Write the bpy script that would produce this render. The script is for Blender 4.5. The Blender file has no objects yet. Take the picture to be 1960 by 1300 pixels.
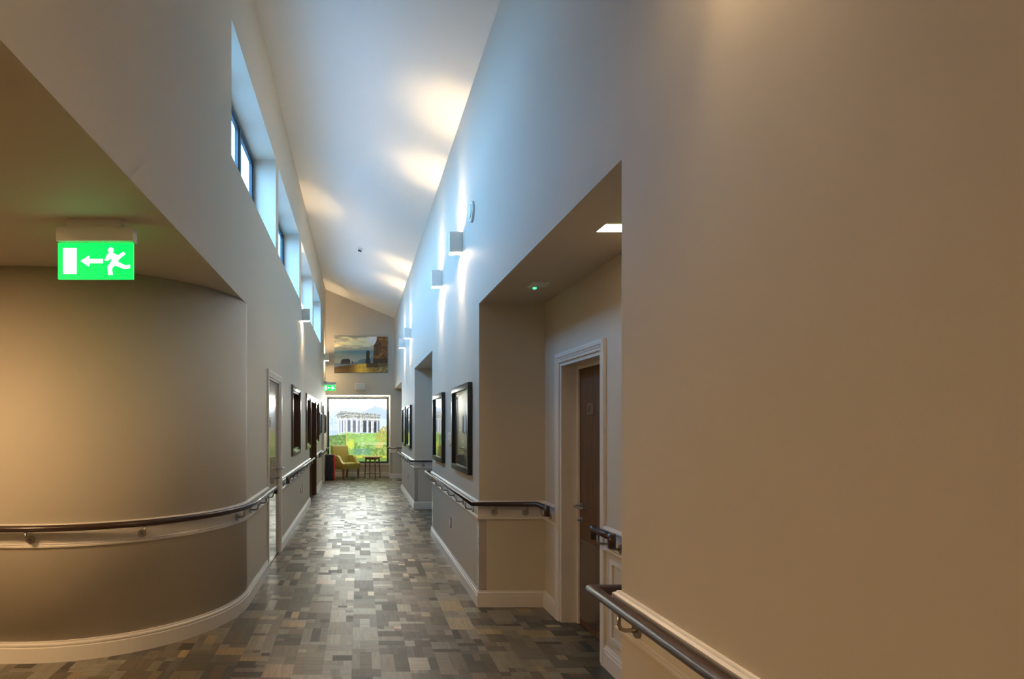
import bpy, bmesh, math, random
import numpy as np
from mathutils import Vector, Matrix

SC = bpy.context.scene
COL = SC.collection
PI = math.pi
random.seed(7)

# ------------------------------------------------------------------ camera
F_PX = 1150.0                      # focal length in pixels of the 1960x1300 frame
VPX, VPY, EYE = 687.0, 813.0, 1.53
cam = bpy.data.cameras.new('camera')
cam.sensor_fit = 'HORIZONTAL'; cam.sensor_width = 36.0
cam.lens = 36.0 * F_PX / 1960.0
cam.shift_x = (980.0 - VPX) / 1960.0
cam.shift_y = (VPY - 650.0) / 1960.0
cam.clip_start = 0.02; cam.clip_end = 200
cam_o = bpy.data.objects.new('camera', cam); COL.objects.link(cam_o)
cam_o.location = (0, 0, EYE); cam_o.rotation_euler = (PI / 2, 0, 0)
SC.camera = cam_o

# ------------------------------------------------------------------ sky, daylight, exposure
world = bpy.data.worlds.new('sky'); SC.world = world; world.use_nodes = True
bg = world.node_tree.nodes['Background']
bg.inputs[0].default_value = (0.25, 0.56, 1.0, 1)
bg.inputs[1].default_value = 7.5
SC.view_settings.view_transform = 'Standard'
SC.view_settings.look = 'None'
SC.view_settings.gamma = 1.0
SC.view_settings.use_curve_mapping = False
SC.view_settings.exposure = 1.48
try:
    SC.cycles.diffuse_bounces = 6; SC.cycles.max_bounces = 14; SC.cycles.transparent_max_bounces = 16
    SC.cycles.sample_clamp_indirect = 6.0
except Exception:
    pass
WARM = (1.0, 0.74, 0.44)
SCONCE_W = 20.0
END_WINDOW = 15.5

# ------------------------------------------------------------------ plan (metres; camera at x=0, y=0)
XL, XR, XB = -0.95, 1.01, 1.563          # left wall, right wall, back of the right recesses
YB, YE, YN = -2.6, 17.1, 17.7            # wall behind the camera, end wall, window niche
SOF = 2.55                               # soffit height
CL, CR = 5.38, 4.56                      # ceiling height at left and right wall
CCX, CCY, CRR = -2.19, 5.1, 1.24         # curved wall: centre, radius
PIERS = ((YB, 2.31), (5.05, 8.27), (10.9, 14.16))
CLER = ((4.48, 6.87), (7.09, 9.58), (9.90, 12.30), (12.58, 14.90))
CZ0, CZ1 = 3.54, 4.56

# ------------------------------------------------------------------ materials
def s2l(c):
    return tuple((x / 12.92 if x <= 0.04045 else ((x + 0.055) / 1.055) ** 2.4) for x in c)
def mat(name, col, rough=0.5, metal=0.0, spec=0.5, emit=None, estr=0.0, coat=0.0, noise=0.0, nscale=40.0, bump=0.0):
    m = bpy.data.materials.new(name); m.use_nodes = True
    nt = m.node_tree; b = nt.nodes['Principled BSDF']
    b.inputs['Base Color'].default_value = (*col, 1)
    b.inputs['Roughness'].default_value = rough
    b.inputs['Metallic'].default_value = metal
    b.inputs['Specular IOR Level'].default_value = spec
    b.inputs['Coat Weight'].default_value = coat
    b.inputs['Coat Roughness'].default_value = 0.12
    if emit:
        b.inputs['Emission Color'].default_value = (*emit, 1)
        b.inputs['Emission Strength'].default_value = estr
    if noise or bump:
        tc = nt.nodes.new('ShaderNodeTexCoord'); n = nt.nodes.new('ShaderNodeTexNoise')
        n.inputs['Scale'].default_value = nscale; n.inputs['Detail'].default_value = 4
        nt.links.new(tc.outputs['Object'], n.inputs['Vector'])
        if noise:
            mx = nt.nodes.new('ShaderNodeMix'); mx.data_type = 'RGBA'
            mx.inputs[6].default_value = (*[c * (1 - noise) for c in col], 1)
            mx.inputs[7].default_value = (*[min(1, c * (1 + noise)) for c in col], 1)
            nt.links.new(n.outputs['Fac'], mx.inputs[0]); nt.links.new(mx.outputs[2], b.inputs['Base Color'])
        if bump:
            bp = nt.nodes.new('ShaderNodeBump'); bp.inputs['Strength'].default_value = bump
            bp.inputs['Distance'].default_value = 0.002
            nt.links.new(n.outputs['Fac'], bp.inputs['Height']); nt.links.new(bp.outputs['Normal'], b.inputs['Normal'])
    return m
def wood(name, c1, c2, rough=0.35, scale=(30, 30, 1.6), coat=0.0):
    m = bpy.data.materials.new(name); m.use_nodes = True
    nt = m.node_tree; b = nt.nodes['Principled BSDF']
    tc = nt.nodes.new('ShaderNodeTexCoord'); mp = nt.nodes.new('ShaderNodeMapping')
    mp.inputs['Scale'].default_value = scale
    n = nt.nodes.new('ShaderNodeTexNoise'); n.inputs['Scale'].default_value = 2.0; n.inputs['Detail'].default_value = 6
    n.inputs['Distortion'].default_value = 0.6
    r = nt.nodes.new('ShaderNodeValToRGB')
    r.color_ramp.elements[0].position = 0.3; r.color_ramp.elements[0].color = (*c1, 1)
    r.color_ramp.elements[1].position = 0.7; r.color_ramp.elements[1].color = (*c2, 1)
    L = nt.links.new
    L(tc.outputs['Object'], mp.inputs['Vector']); L(mp.outputs['Vector'], n.inputs['Vector'])
    L(n.outputs['Fac'], r.inputs['Fac']); L(r.outputs['Color'], b.inputs['Base Color'])
    b.inputs['Roughness'].default_value = rough; b.inputs['Coat Weight'].default_value = coat
    return m
def print_mat(name, estr=0.0, rough=0.5, coat=0.0):
    m = bpy.data.materials.new(name); m.use_nodes = True
    nt = m.node_tree; b = nt.nodes['Principled BSDF']
    a = nt.nodes.new('ShaderNodeVertexColor'); a.layer_name = 'Col'
    b.inputs['Roughness'].default_value = rough
    b.inputs['Coat Weight'].default_value = coat; b.inputs['Coat Roughness'].default_value = 0.02
    if estr:
        b.inputs['Base Color'].default_value = (0.02, 0.02, 0.02, 1)
        nt.links.new(a.outputs['Color'], b.inputs['Emission Color']); b.inputs['Emission Strength'].default_value = estr
    else:
        nt.links.new(a.outputs['Color'], b.inputs['Base Color'])
    return m
def glass_mat(name, tint=(1, 1, 1)):
    m = bpy.data.materials.new(name); m.use_nodes = True
    nt = m.node_tree; nt.nodes.remove(nt.nodes['Principled BSDF'])
    t = nt.nodes.new('ShaderNodeBsdfTransparent'); t.inputs[0].default_value = (*tint, 1)
    g = nt.nodes.new('ShaderNodeBsdfGlossy'); g.inputs['Roughness'].default_value = 0.0
    lw = nt.nodes.new('ShaderNodeLayerWeight'); lw.inputs[0].default_value = 0.5
    pw = nt.nodes.new('ShaderNodeMath'); pw.operation = 'POWER'; pw.inputs[1].default_value = 5.0
    fr = nt.nodes.new('ShaderNodeMath'); fr.operation = 'MULTIPLY_ADD'; fr.inputs[1].default_value = 0.96; fr.inputs[2].default_value = 0.04
    nt.links.new(lw.outputs['Facing'], pw.inputs[0]); nt.links.new(pw.outputs[0], fr.inputs[0])
    mx = nt.nodes.new('ShaderNodeMixShader')
    L = nt.links.new
    L(fr.outputs[0], mx.inputs[0]); L(t.outputs[0], mx.inputs[1]); L(g.outputs[0], mx.inputs[2])
    L(mx.outputs[0], nt.nodes['Material Output'].inputs[0])
    return m
def floor_mat(name):
    m = bpy.data.materials.new(name); m.use_nodes = True
    nt = m.node_tree; b = nt.nodes['Principled BSDF']; L = nt.links.new
    a = nt.nodes.new('ShaderNodeVertexColor'); a.layer_name = 'Col'
    geo = nt.nodes.new('ShaderNodeNewGeometry')
    def grain(sc):
        mp = nt.nodes.new('ShaderNodeMapping'); mp.inputs['Scale'].default_value = sc
        n = nt.nodes.new('ShaderNodeTexNoise'); n.inputs['Scale'].default_value = 3.0
        n.inputs['Detail'].default_value = 5; n.inputs['Distortion'].default_value = 0.8
        L(geo.outputs['Position'], mp.inputs['Vector']); L(mp.outputs['Vector'], n.inputs['Vector'])
        return n
    g1, g2 = grain((18, 1.6, 1)), grain((1.6, 18, 1))
    mg = nt.nodes.new('ShaderNodeMix'); mg.data_type = 'FLOAT'
    L(a.outputs['Alpha'], mg.inputs[0]); L(g1.outputs['Fac'], mg.inputs[2]); L(g2.outputs['Fac'], mg.inputs[3])
    mr = nt.nodes.new('ShaderNodeMapRange')
    mr.inputs[1].default_value = 0.3; mr.inputs[2].default_value = 0.7; mr.inputs[3].default_value = 0.6; mr.inputs[4].default_value = 1.35
    L(mg.outputs[0], mr.inputs[0])
    ml = nt.nodes.new('ShaderNodeMix'); ml.data_type = 'RGBA'; ml.blend_type = 'MULTIPLY'; ml.inputs[0].default_value = 1.0
    L(a.outputs['Color'], ml.inputs[6]); L(mr.outputs[0], ml.inputs[7]); L(ml.outputs[2], b.inputs['Base Color'])
    # each block is a little duller or glossier than its neighbour
    sep = nt.nodes.new('ShaderNodeSeparateColor'); L(a.outputs['Color'], sep.inputs[0])
    rr = nt.nodes.new('ShaderNodeMapRange'); rr.inputs[1].default_value = 0.02; rr.inputs[2].default_value = 0.22
    rr.inputs[3].default_value = 0.46; rr.inputs[4].default_value = 0.30
    L(sep.outputs[0], rr.inputs[0]); L(rr.outputs[0], b.inputs['Roughness'])
    cw_ = nt.nodes.new('ShaderNodeMapRange'); cw_.inputs[1].default_value = 0.05; cw_.inputs[2].default_value = 0.20
    cw_.inputs[3].default_value = 0.08; cw_.inputs[4].default_value = 1.0
    L(sep.outputs[0], cw_.inputs[0]); L(cw_.outputs[0], b.inputs['Coat Weight'])
    b.inputs['Specular IOR Level'].default_value = 0.6
    b.inputs['Coat Roughness'].default_value = 0.36; b.inputs['Coat IOR'].default_value = 1.5
    bp = nt.nodes.new('ShaderNodeBump'); bp.inputs['Strength'].default_value = 0.12; bp.inputs['Distance'].default_value = 0.001
    L(mg.outputs[0], bp.inputs['Height']); L(bp.outputs['Normal'], b.inputs['Normal'])
    return m

M = {}
M['wall'] = mat('warm_grey_paint', (0.575, 0.515, 0.42), 0.62, spec=0.35, bump=0.08, nscale=220)
M['ceil'] = mat('white_ceiling_paint', (0.74, 0.72, 0.68), 0.8, spec=0.2)
M['trim'] = mat('white_satin_gloss', (0.70, 0.655, 0.60), 0.3, spec=0.5)
M['white'] = mat('white_plastic', (0.78, 0.78, 0.75), 0.4)
M['sconce'] = mat('white_powder_coat', (0.72, 0.72, 0.68), 0.45)
M['rail'] = mat('dark_brown_rail', (0.042, 0.020, 0.015), 0.32, spec=0.5, coat=0.3)
M['steel'] = mat('brushed_steel', (0.42, 0.39, 0.35), 0.28, metal=1.0)
M['mirror_steel'] = mat('polished_steel', (0.72, 0.70, 0.64), 0.06, metal=1.0)
M['guard'] = mat('clear_grey_guard', (0.42, 0.37, 0.33), 0.22, coat=0.4)
M['walnut'] = wood('walnut_veneer', (0.085, 0.036, 0.013), (0.17, 0.080, 0.032), 0.55)
M['brownframe'] = wood('brown_timber', (0.045, 0.018, 0.008), (0.10, 0.045, 0.02), 0.28, coat=0.3)
M['oak'] = wood('pale_oak', (0.50, 0.32, 0.15), (0.66, 0.45, 0.24), 0.3, coat=0.2)
M['legwood'] = wood('chestnut_wood', (0.18, 0.070, 0.024), (0.32, 0.135, 0.05), 0.35)
M['leather'] = mat('olive_leather', (0.37, 0.315, 0.06), 0.38, spec=0.5, noise=0.12, nscale=60, bump=0.1)
M['black'] = mat('black_plastic', (0.012, 0.012, 0.016), 0.5)
M['blackframe'] = mat('black_stained_frame', (0.016, 0.017, 0.019), 0.35, noise=0.25, nscale=25)
M['red'] = mat('red_plastic', (0.62, 0.012, 0.012), 0.4)
M['bluegrey'] = mat('blue_grey_window_frame', (0.045, 0.075, 0.105), 0.35)
M['darkgrey'] = mat('dark_grey_window_frame', (0.05, 0.06, 0.065), 0.35)
M['glass'] = glass_mat('clear_glass', (0.93, 0.96, 0.97))
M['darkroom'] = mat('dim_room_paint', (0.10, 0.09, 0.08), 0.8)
M['roof'] = mat('grey_roof_felt', (0.30, 0.30, 0.31), 0.9)
M['ground'] = mat('outdoor_ground', (0.12, 0.12, 0.09), 0.9, noise=0.3, nscale=0.5)
M['lamp'] = mat('lamp_diffuser', (0.8, 0.8, 0.8), 0.5, emit=(1.0, 0.72, 0.42), estr=115.0)
M['panel'] = mat('panel_diffuser', (0.8, 0.8, 0.8), 0.5, emit=(1.0, 0.74, 0.50), estr=13.0)
M['green'] = mat('lit_green_sign', (0.0, 0.3, 0.05), 0.4, emit=(0.0, 0.62, 0.07), estr=0.75)
M['greenw'] = mat('lit_white_pictogram', (0.8, 0.9, 0.8), 0.4, emit=(0.75, 1.0, 0.82), estr=0.6)
M['led'] = mat('green_led', (0.0, 0.3, 0.1), 0.4, emit=(0.03, 0.8, 0.2), estr=2.2)
M['floor'] = floor_mat('mosaic_wood_vinyl')
M['subfloor'] = mat('dark_floor_joint', (0.045, 0.038, 0.03), 0.6)
M['backlit'] = print_mat('backlit_window_film', END_WINDOW, 0.15)
M['canvas'] = print_mat('canvas_print_ink', 0.0, 0.6)
M['poster'] = print_mat('glazed_poster', 0.0, 0.4, 1.0)

# ------------------------------------------------------------------ helpers
class MB:
    """collects shapes in world (or local) coordinates; build() links them as ONE mesh object"""
    def __init__(s): s.v = []; s.f = []; s.smooth = []
    def add(s, vs, fs, smooth=False):
        o = len(s.v); s.v += [tuple(p) for p in vs]; s.f += [tuple(i + o for i in f) for f in fs]
        s.smooth += [smooth] * len(fs); return s
    def box(s, x0, x1, y0, y1, z0, z1):
        x0, x1 = min(x0, x1), max(x0, x1); y0, y1 = min(y0, y1), max(y0, y1); z0, z1 = min(z0, z1), max(z0, z1)
        return s.add([(x0, y0, z0), (x1, y0, z0), (x1, y1, z0), (x0, y1, z0), (x0, y0, z1), (x1, y0, z1), (x1, y1, z1), (x0, y1, z1)],
                     [(0, 3, 2, 1), (4, 5, 6, 7), (0, 1, 5, 4), (1, 2, 6, 5), (2, 3, 7, 6), (3, 0, 4, 7)])
    def prism(s, poly, ax, a0, a1):
        """extrude a 2-D polygon along axis ax (0,1,2); poly gives the two other coords in order"""
        def P(p, a):
            q = list(p); q.insert(ax, a); return tuple(q)
        n = len(poly); vs = [P(p, a0) for p in poly] + [P(p, a1) for p in poly]
        fs = [tuple(range(n))[::-1], tuple(range(n, 2 * n))] + [(i, (i + 1) % n, n + (i + 1) % n, n + i) for i in range(n)]
        return s.add(vs, fs)
    def tube(s, pts, r, seg=12, caps=True):
        pts = [Vector(p) for p in pts]; n = len(pts); rings = []
        rr = r if isinstance(r, (list, tuple)) else [r] * n
        prev = None
        for i, p in enumerate(pts):
            t = (pts[min(i + 1, n - 1)] - pts[max(i - 1, 0)])
            if 0 < i < n - 1:
                t = (pts[i + 1] - p).normalized() + (p - pts[i - 1]).normalized()
            t.normalize()
            if prev is None:
                a = Vector((0, 0, 1)) if abs(t.z) < 0.9 else Vector((1, 0, 0))
                u = a.cross(t).normalized()
            else:
                u = (prev - t * prev.dot(t)).normalized()
            prev = u; w = t.cross(u)
            k = 1.0
            if 0 < i < n - 1:
                c = (pts[i + 1] - p).normalized().dot((p - pts[i - 1]).normalized()); k = 1.0 / max(0.5, math.sqrt((1 + c) / 2))
            bend = None
            if k > 1.01:
                bend = ((pts[i + 1] - p).normalized() - (p - pts[i - 1]).normalized()).normalized()
            ring = []
            for j in range(seg):
                d = u * math.cos(2 * PI * j / seg) + w * math.sin(2 * PI * j / seg)
                if bend is not None: d = d + bend * (d.dot(bend) * (k - 1))
                ring.append(p + d * rr[i])
            rings.append(ring)
        vs = [q for rg in rings for q in rg]
        fs = [(i * seg + j, i * seg + (j + 1) % seg, (i + 1) * seg + (j + 1) % seg, (i + 1) * seg + j) for i in range(n - 1) for j in range(seg)]
        s.add(vs, fs, True)
        if caps:
            o = len(s.v) - len(vs)
            s.f += [tuple(o + j for j in range(seg))[::-1], tuple(o + (n - 1) * seg + j for j in range(seg))]; s.smooth += [False, False]
        return s
    def disc(s, c, ax, r, h, seg=24, sgn=1):
        """short cylinder from c along +-axis"""
        a = [0, 0, 0]; a[ax] = h * sgn; c = Vector(c)
        return s.tube([c, c + Vector(a)], r, seg)
    def sweep(s, path, prof, closed=False, smooth=False):
        """plan sweep: profile points (d, z); d is measured to the LEFT of the travel direction"""
        P = [Vector((p[0], p[1])) for p in path]; n = len(P); rings = []
        for i in range(n):
            d1 = (P[i] - P[i - 1]).normalized() if i > 0 else None
            d2 = (P[i + 1] - P[i]).normalized() if i < n - 1 else None
            if d1 is None: d1 = d2
            if d2 is None: d2 = d1
            n1 = Vector((-d1.y, d1.x)); n2 = Vector((-d2.y, d2.x))
            nn = (n1 + n2); nn = nn / max(1e-6, nn.dot(n1)) if nn.length > 1e-6 else n1
            rings.append([(P[i].x + nn.x * d, P[i].y + nn.y * d, z) for d, z in prof])
        m = len(prof); vs = [q for r in rings for q in r]
        fs = [(i * m + j, i * m + (j + 1) % m, (i + 1) * m + (j + 1) % m, (i + 1) * m + j) for i in range(n - 1) for j in range(m)]
        fs += [tuple(range(m))[::-1], tuple(range((n - 1) * m, n * m))]
        return s.add(vs, fs)
    def rot(s, ang, axis, origin=(0, 0, 0)):
        R = Matrix.Rotation(ang, 3, axis); o = Vector(origin)
        s.v = [tuple(R @ (Vector(p) - o) + o) for p in s.v]; return s
    def build(s, name, m, parent=None, bevel=0.0, seg=2, subd=0):
        me = bpy.data.meshes.new(name)
        off = Vector((0, 0, 0))
        q = parent
        while q is not None:
            off += Vector(q.location); q = q.parent
        me.from_pydata([tuple(Vector(p) - off) for p in s.v], [], s.f); me.update()
        bm = bmesh.new(); bm.from_mesh(me)
        bmesh.ops.recalc_face_normals(bm, faces=bm.faces)
        if bevel:
            es = [e for e in bm.edges if len(e.link_faces) == 2 and e.calc_face_angle(0) > 0.6]
            bmesh.ops.bevel(bm, geom=es, offset=bevel, segments=seg, profile=0.6, affect='EDGES', clamp_overlap=True)
            for f in bm.faces: f.smooth = True
        bm.to_mesh(me); bm.free()
        if not bevel:
            for i, p in enumerate(me.polygons): p.use_smooth = s.smooth[i] if i < len(s.smooth) else False
        else:
            try: me.set_sharp_from_angle(angle=0.9)
            except Exception: pass
        me.materials.append(M[m] if isinstance(m, str) else m)
        o = bpy.data.objects.new(name, me); COL.objects.link(o)
        if parent: o.parent = parent
        return o
def empty(name, loc):
    o = bpy.data.objects.new(name, None); COL.objects.link(o); o.location = loc; o.empty_display_size = 0.1
    return o
def tag(o, label, cat=None, group=None, kind=None):
    if label: o['label'] = label
    if cat: o['category'] = cat
    if group: o['group'] = group
    if kind: o['kind'] = kind
    return o
def struct(o, label=None, cat=None): return tag(o, label, cat, None, 'structure')
def dup(o, parent=None, loc=None):
    c = o.copy(); COL.objects.link(c); c.parent = parent
    for k in list(c.keys()):
        if k == 'label' and parent is None: del c[k]
    if loc is not None: c.location = loc
    for ch in [x for x in o.children]: dup(ch, c)
    return c

def cell_wall(ax, a0, a1, ulim, vlim, holes):
    """a wall slab along axis ax (0: plane x=const, 1: plane y=const) from a0 to a1 with rectangular holes (u0,u1,v0,v1)"""
    us = sorted({ulim[0], ulim[1], *[min(max(h[i], ulim[0]), ulim[1]) for h in holes for i in (0, 1)]})
    vs = sorted({vlim[0], vlim[1], *[min(max(h[i], vlim[0]), vlim[1]) for h in holes for i in (2, 3)]})
    def solid(i, j):
        if i < 0 or j < 0 or i >= len(us) - 1 or j >= len(vs) - 1: return False
        u = (us[i] + us[i + 1]) / 2; v = (vs[j] + vs[j + 1]) / 2
        return not any(h[0] < u < h[1] and h[2] < v < h[3] for h in holes)
    mb = MB(); key = {}; V = []; Fc = []
    def P(a, u, v):
        q = (a, u, v) if ax == 0 else (u, a, v)
        if q not in key: key[q] = len(V); V.append(q)
        return key[q]
    for i in range(len(us) - 1):
        for j in range(len(vs) - 1):
            if not solid(i, j): continue
            u0, u1, v0, v1 = us[i], us[i + 1], vs[j], vs[j + 1]
            for a in (a0, a1): Fc.append((P(a, u0, v0), P(a, u1, v0), P(a, u1, v1), P(a, u0, v1)))
            for di, dj, e in ((-1, 0, ((u0, v0), (u0, v1))), (1, 0, ((u1, v0), (u1, v1))), (0, -1, ((u0, v0), (u1, v0))), (0, 1, ((u0, v1), (u1, v1)))):
                if not solid(i + di, j + dj):
                    (p, q), (r, t) = e
                    Fc.append((P(a0, p, q), P(a1, p, q), P(a1, r, t), P(a0, r, t)))
    mb.add(V, Fc); return mb

# ------------------------------------------------------------------ shell
D1, D3 = (6.27, 7.21), (15.27, 16.02)                 # white-framed doors in the left wall
W1 = (8.51, 9.54, 1.15, 2.03)                         # brown internal window
S1, DB, S2 = (10.78, 11.60), (11.66, 13.10), (13.16, 14.03)   # sidelight, opening, sidelight of the brown set
hl = [(YB, CCY, -0.1, SOF), (D1[0], D1[1], -0.1, 2.04), W1,
      (S1[0], S1[1], 1.15, 2.03), (DB[0], DB[1], -0.1, 2.03), (S2[0], S2[1], 1.15, 2.03), (D3[0], D3[1], -0.1, 2.03)]
hl += [(a, b, CZ0, CZ1) for a, b in CLER]
wl = cell_wall(0, XL - 0.30, XL, (YB, YN), (0.0, 5.55), hl).build('wall_left', 'wall')
struct(wl, 'tall warm grey left corridor wall with high windows', 'wall')

# curved lobby wall
arc = [(CCX + CRR * math.cos(a), CCY + CRR * math.sin(a)) for a in [(-PI / 2) * (1 - i / 40) for i in range(41)]]
arc = [(-4.6, CCY - CRR)] + arc          # travels left -> right -> away; room is on the right
mb = MB(); n = len(arc)
vs = [(x, y, 0) for x, y in arc] + [(x, y, SOF) for x, y in arc]
mb.add(vs, [(i, i + 1, n + i + 1, n + i) for i in range(n - 1)], True)
mb.add([(x, y, 0) for x, y in ((-4.6, CCY - CRR), (-4.6, CCY), (XL, CCY))] , [(0, 1, 2)])
cw = mb.build('wall_curved', 'wall'); struct(cw, 'smooth curved grey wall under the low soffit at left', 'wall')
sol = cw.modifiers.new('thick', 'SOLIDIFY'); sol.thickness = 0.001

struct(MB().box(-4.6, XL - 0.3, YB, CCY + 0.2, SOF, SOF + 0.2).build('ceiling_lobby', 'wall'), 'low grey soffit ceiling over the left lobby', 'ceiling')
struct(MB().box(-4.8, -4.6, YB, CCY, 0, SOF + 0.2).build('wall_lobby', 'wall'), 'plain grey wall of the left lobby', 'wall')
struct(MB().box(-4.8, XB + 0.4, YB - 0.2, YB, 0, 5.6).build('wall_back', 'wall'), 'plain grey wall closing the corridor behind', 'wall')
# dim rooms behind the left wall
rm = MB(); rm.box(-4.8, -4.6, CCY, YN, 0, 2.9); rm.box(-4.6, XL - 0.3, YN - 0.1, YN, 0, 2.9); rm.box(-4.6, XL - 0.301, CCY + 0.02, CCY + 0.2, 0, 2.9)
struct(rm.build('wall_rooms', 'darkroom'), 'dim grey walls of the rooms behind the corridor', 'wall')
struct(MB().box(-5.4, XL - 0.3, YB - 0.2, YN + 0.4, 2.9, 3.1).build('roof', 'roof'), 'flat grey felt roof outside below the high windows', 'roof')

struct(MB().box(-60, 60, -40, 80, -0.5, -0.3).build('ground', 'ground'), 'dull grey green ground outside the building', 'ground')

# right wall: upper part and piers
ur = cell_wall(0, XR, XR + 0.3, (YB, YE), (0.0, 4.75), [(2.31, 5.05, -0.1, SOF), (8.27, 10.9, -0.1, SOF), (14.16, YE + 1, -0.1, SOF)])
struct(ur.build('wall_right', 'wall'), 'tall grey right corridor wall washed by blue daylight', 'wall')
pr = MB()
for a, b in PIERS: pr.box(XR + 0.3, XB, a, b, 0, SOF)
struct(pr.build('wall_recess_side', 'wall'), 'short grey return walls of the right-hand recesses', 'wall')
DR = (3.87, 4.67)
wb = cell_wall(0, XB, XB + 0.30, (YB, YE), (0.0, SOF), [(DR[0], DR[1], -0.1, 2.01)])
struct(wb.build('wall_recess_back', 'wall'), 'grey back wall of the right-hand recesses', 'wall')
struct(MB().box(XR + 0.3, XB + 0.3, YB, YE, SOF, SOF + 0.15).build('ceiling_recess', 'wall'), 'low soffit ceiling of the right-hand recesses', 'ceiling')
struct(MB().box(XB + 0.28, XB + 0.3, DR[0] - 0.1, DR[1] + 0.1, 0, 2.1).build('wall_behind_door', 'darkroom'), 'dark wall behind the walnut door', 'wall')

# sloping ceiling
mb = MB()
def cz(x): return CL + (CR - CL) * (x - XL) / (XR - XL)
x0, x1 = XL - 0.0, XR + 0.0
mb.add([(x0, YB, cz(x0)), (x1, YB, cz(x1)), (x1, YE, cz(x1)), (x0, YE, cz(x0)), (x0, YB, cz(x0) + 0.2), (x1, YB, cz(x1) + 0.2), (x1, YE, cz(x1) + 0.2), (x0, YE, cz(x0) + 0.2)],
       [(0, 1, 2, 3), (4, 5, 6, 7), (0, 1, 5, 4), (1, 2, 6, 5), (2, 3, 7, 6), (3, 0, 4, 7)])
struct(mb.build('ceiling', 'ceil'), 'white sloping ceiling high above the corridor', 'ceiling')

# end wall with window niche
NX, NZ = 0.892, 2.37
ew = cell_wall(1, YE, YN, (XL, XB + 0.3), (0.0, 5.6), [(XL - 1, NX, -0.1, NZ)])
struct(ew.build('wall_end', 'wall'), 'grey end wall above the picture window', 'wall')
WX0, WX1, WZ0, WZ1 = -0.93, 0.875, 0.39, 2.335
nw = cell_wall(1, YN, YN + 0.25, (XL - 0.3, NX + 0.3), (0.0, NZ + 0.2), [(WX0, WX1, WZ0, WZ1)])
struct(nw.build('wall_niche', 'wall'), 'grey niche wall around the picture window', 'wall')

# ------------------------------------------------------------------ floor: every block of the mosaic vinyl
fl = MB().box(-4.8, XB + 0.3, YB - 0.2, YN, -0.15, -0.004).build('floor', 'subfloor')
struct(fl, 'grey brown wood mosaic vinyl floor', 'floor')
PAL = [(0.090, 0.066, 0.042), (0.105, 0.088, 0.062), (0.13, 0.112, 0.082), (0.066, 0.053, 0.040), (0.115, 0.088, 0.055),
       (0.045, 0.034, 0.026), (0.15, 0.128, 0.095), (0.085, 0.078, 0.066), (0.13, 0.098, 0.056), (0.06, 0.056, 0.050), (0.175, 0.150, 0.105), (0.15, 0.135, 0.10)]
TAN = [(0.30, 0.205, 0.080), (0.26, 0.18, 0.075), (0.33, 0.25, 0.13), (0.25, 0.17, 0.09)]
rnd = random.Random(11)
blocks = []
SW = 0.183
nst = int((XB + 0.3 + 4.8) / SW)
for k in range(nst):
    xa = -4.62 + k * SW; y = YB + rnd.random() * 0.2
    base = rnd.choice(PAL)
    while y < YN:
        Ln = rnd.choice((0.05, 0.06, 0.08, 0.09, 0.11, 0.13, 0.16, 0.2, 0.28))
        if rnd.random() < 0.16: base = rnd.choice(PAL)
        t = rnd.random()
        if Ln > 0.3 and t < 0.5: cuts = [0, rnd.choice((0.3, 0.5, 0.62)), 1]
        elif t < 0.30: cuts = [0, 1]
        elif t < 0.72: cuts = [0, rnd.choice((0.3, 0.38, 0.5, 0.62, 0.7)), 1]
        else: cuts = [0, rnd.choice((0.28, 0.36)), rnd.choice((0.6, 0.7)), 1]
        for c0, c1 in zip(cuts, cuts[1:]):
            u = rnd.random()
            c = rnd.choice(TAN) if u < 0.075 else (base if u < 0.45 else rnd.choice(PAL))
            j = 0.75 + 0.5 * rnd.random()
            blocks.append((xa + c0 * SW, xa + c1 * SW, y, min(y + Ln, YN), tuple(q * j * t_ for q, t_ in zip(c, (1.06, 1.07, 1.0))), float(rnd.random() < 0.45)))
        y += Ln
def walkable(x, y):
    if y > YE: return XL < x < NX
    if XL < x < XR: return True
    if x >= XR:
        if x > XB: return XB < x < XB + 0.15 and DR[0] < y < DR[1]
        return not any(a < y < b for a, b in PIERS)
    if y < CCY:
        if y < CCY - CRR: return x > -4.6
        return x > CCX and (x - CCX) ** 2 + (y - CCY) ** 2 > CRR ** 2
    return False
def keep(b):
    xs = (b[0], (b[0] + b[1]) / 2, b[1]); ys = (b[2], (b[2] + b[3]) / 2, b[3])
    return any(walkable(x, y) for x in xs for y in ys)
blocks = [b for b in blocks if keep(b)]
def seen(b):
    x, y = (b[0] + b[1]) / 2, (b[2] + b[3]) / 2
    if y < 0.5 or not walkable(x, y): return 0
    px = VPX + x * F_PX / y; py = VPY + EYE * F_PX / y
    if not (255 < px < 1185 and py < 1320): return 0
    return (b[1] - b[0]) * F_PX / y * EYE * F_PX * (1 / b[2] - 1 / b[3])
order = sorted(range(len(blocks)), key=lambda i: -seen(blocks[i]))
single = set(order[:300])
G = 0.0003
def colour(me, cols):
    ca = me.color_attributes.new('Col', 'FLOAT_COLOR', 'POINT')
    ca.data.foreach_set('color', np.asarray(cols, dtype=np.float32).ravel())
rest = MB(); rc = []
for i, (a, b, c, d, q, al) in enumerate(blocks):
    if i in single:
        t = MB().box(a + G, b - G, c + G, d - G, -0.004, 0).build('floor_block', 'floor', fl)
        colour(t.data, [(*q, al)] * len(t.data.vertices))
    else:
        rest.box(a + G, b - G, c + G, d - G, -0.004, 0); rc += [(*q, al)] * 8
t = rest.build('floor_blocks', 'floor', fl); colour(t.data, rc); t['kind'] = 'stuff'
t['label'] = 'smaller mosaic wood blocks of the floor further away'

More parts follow.
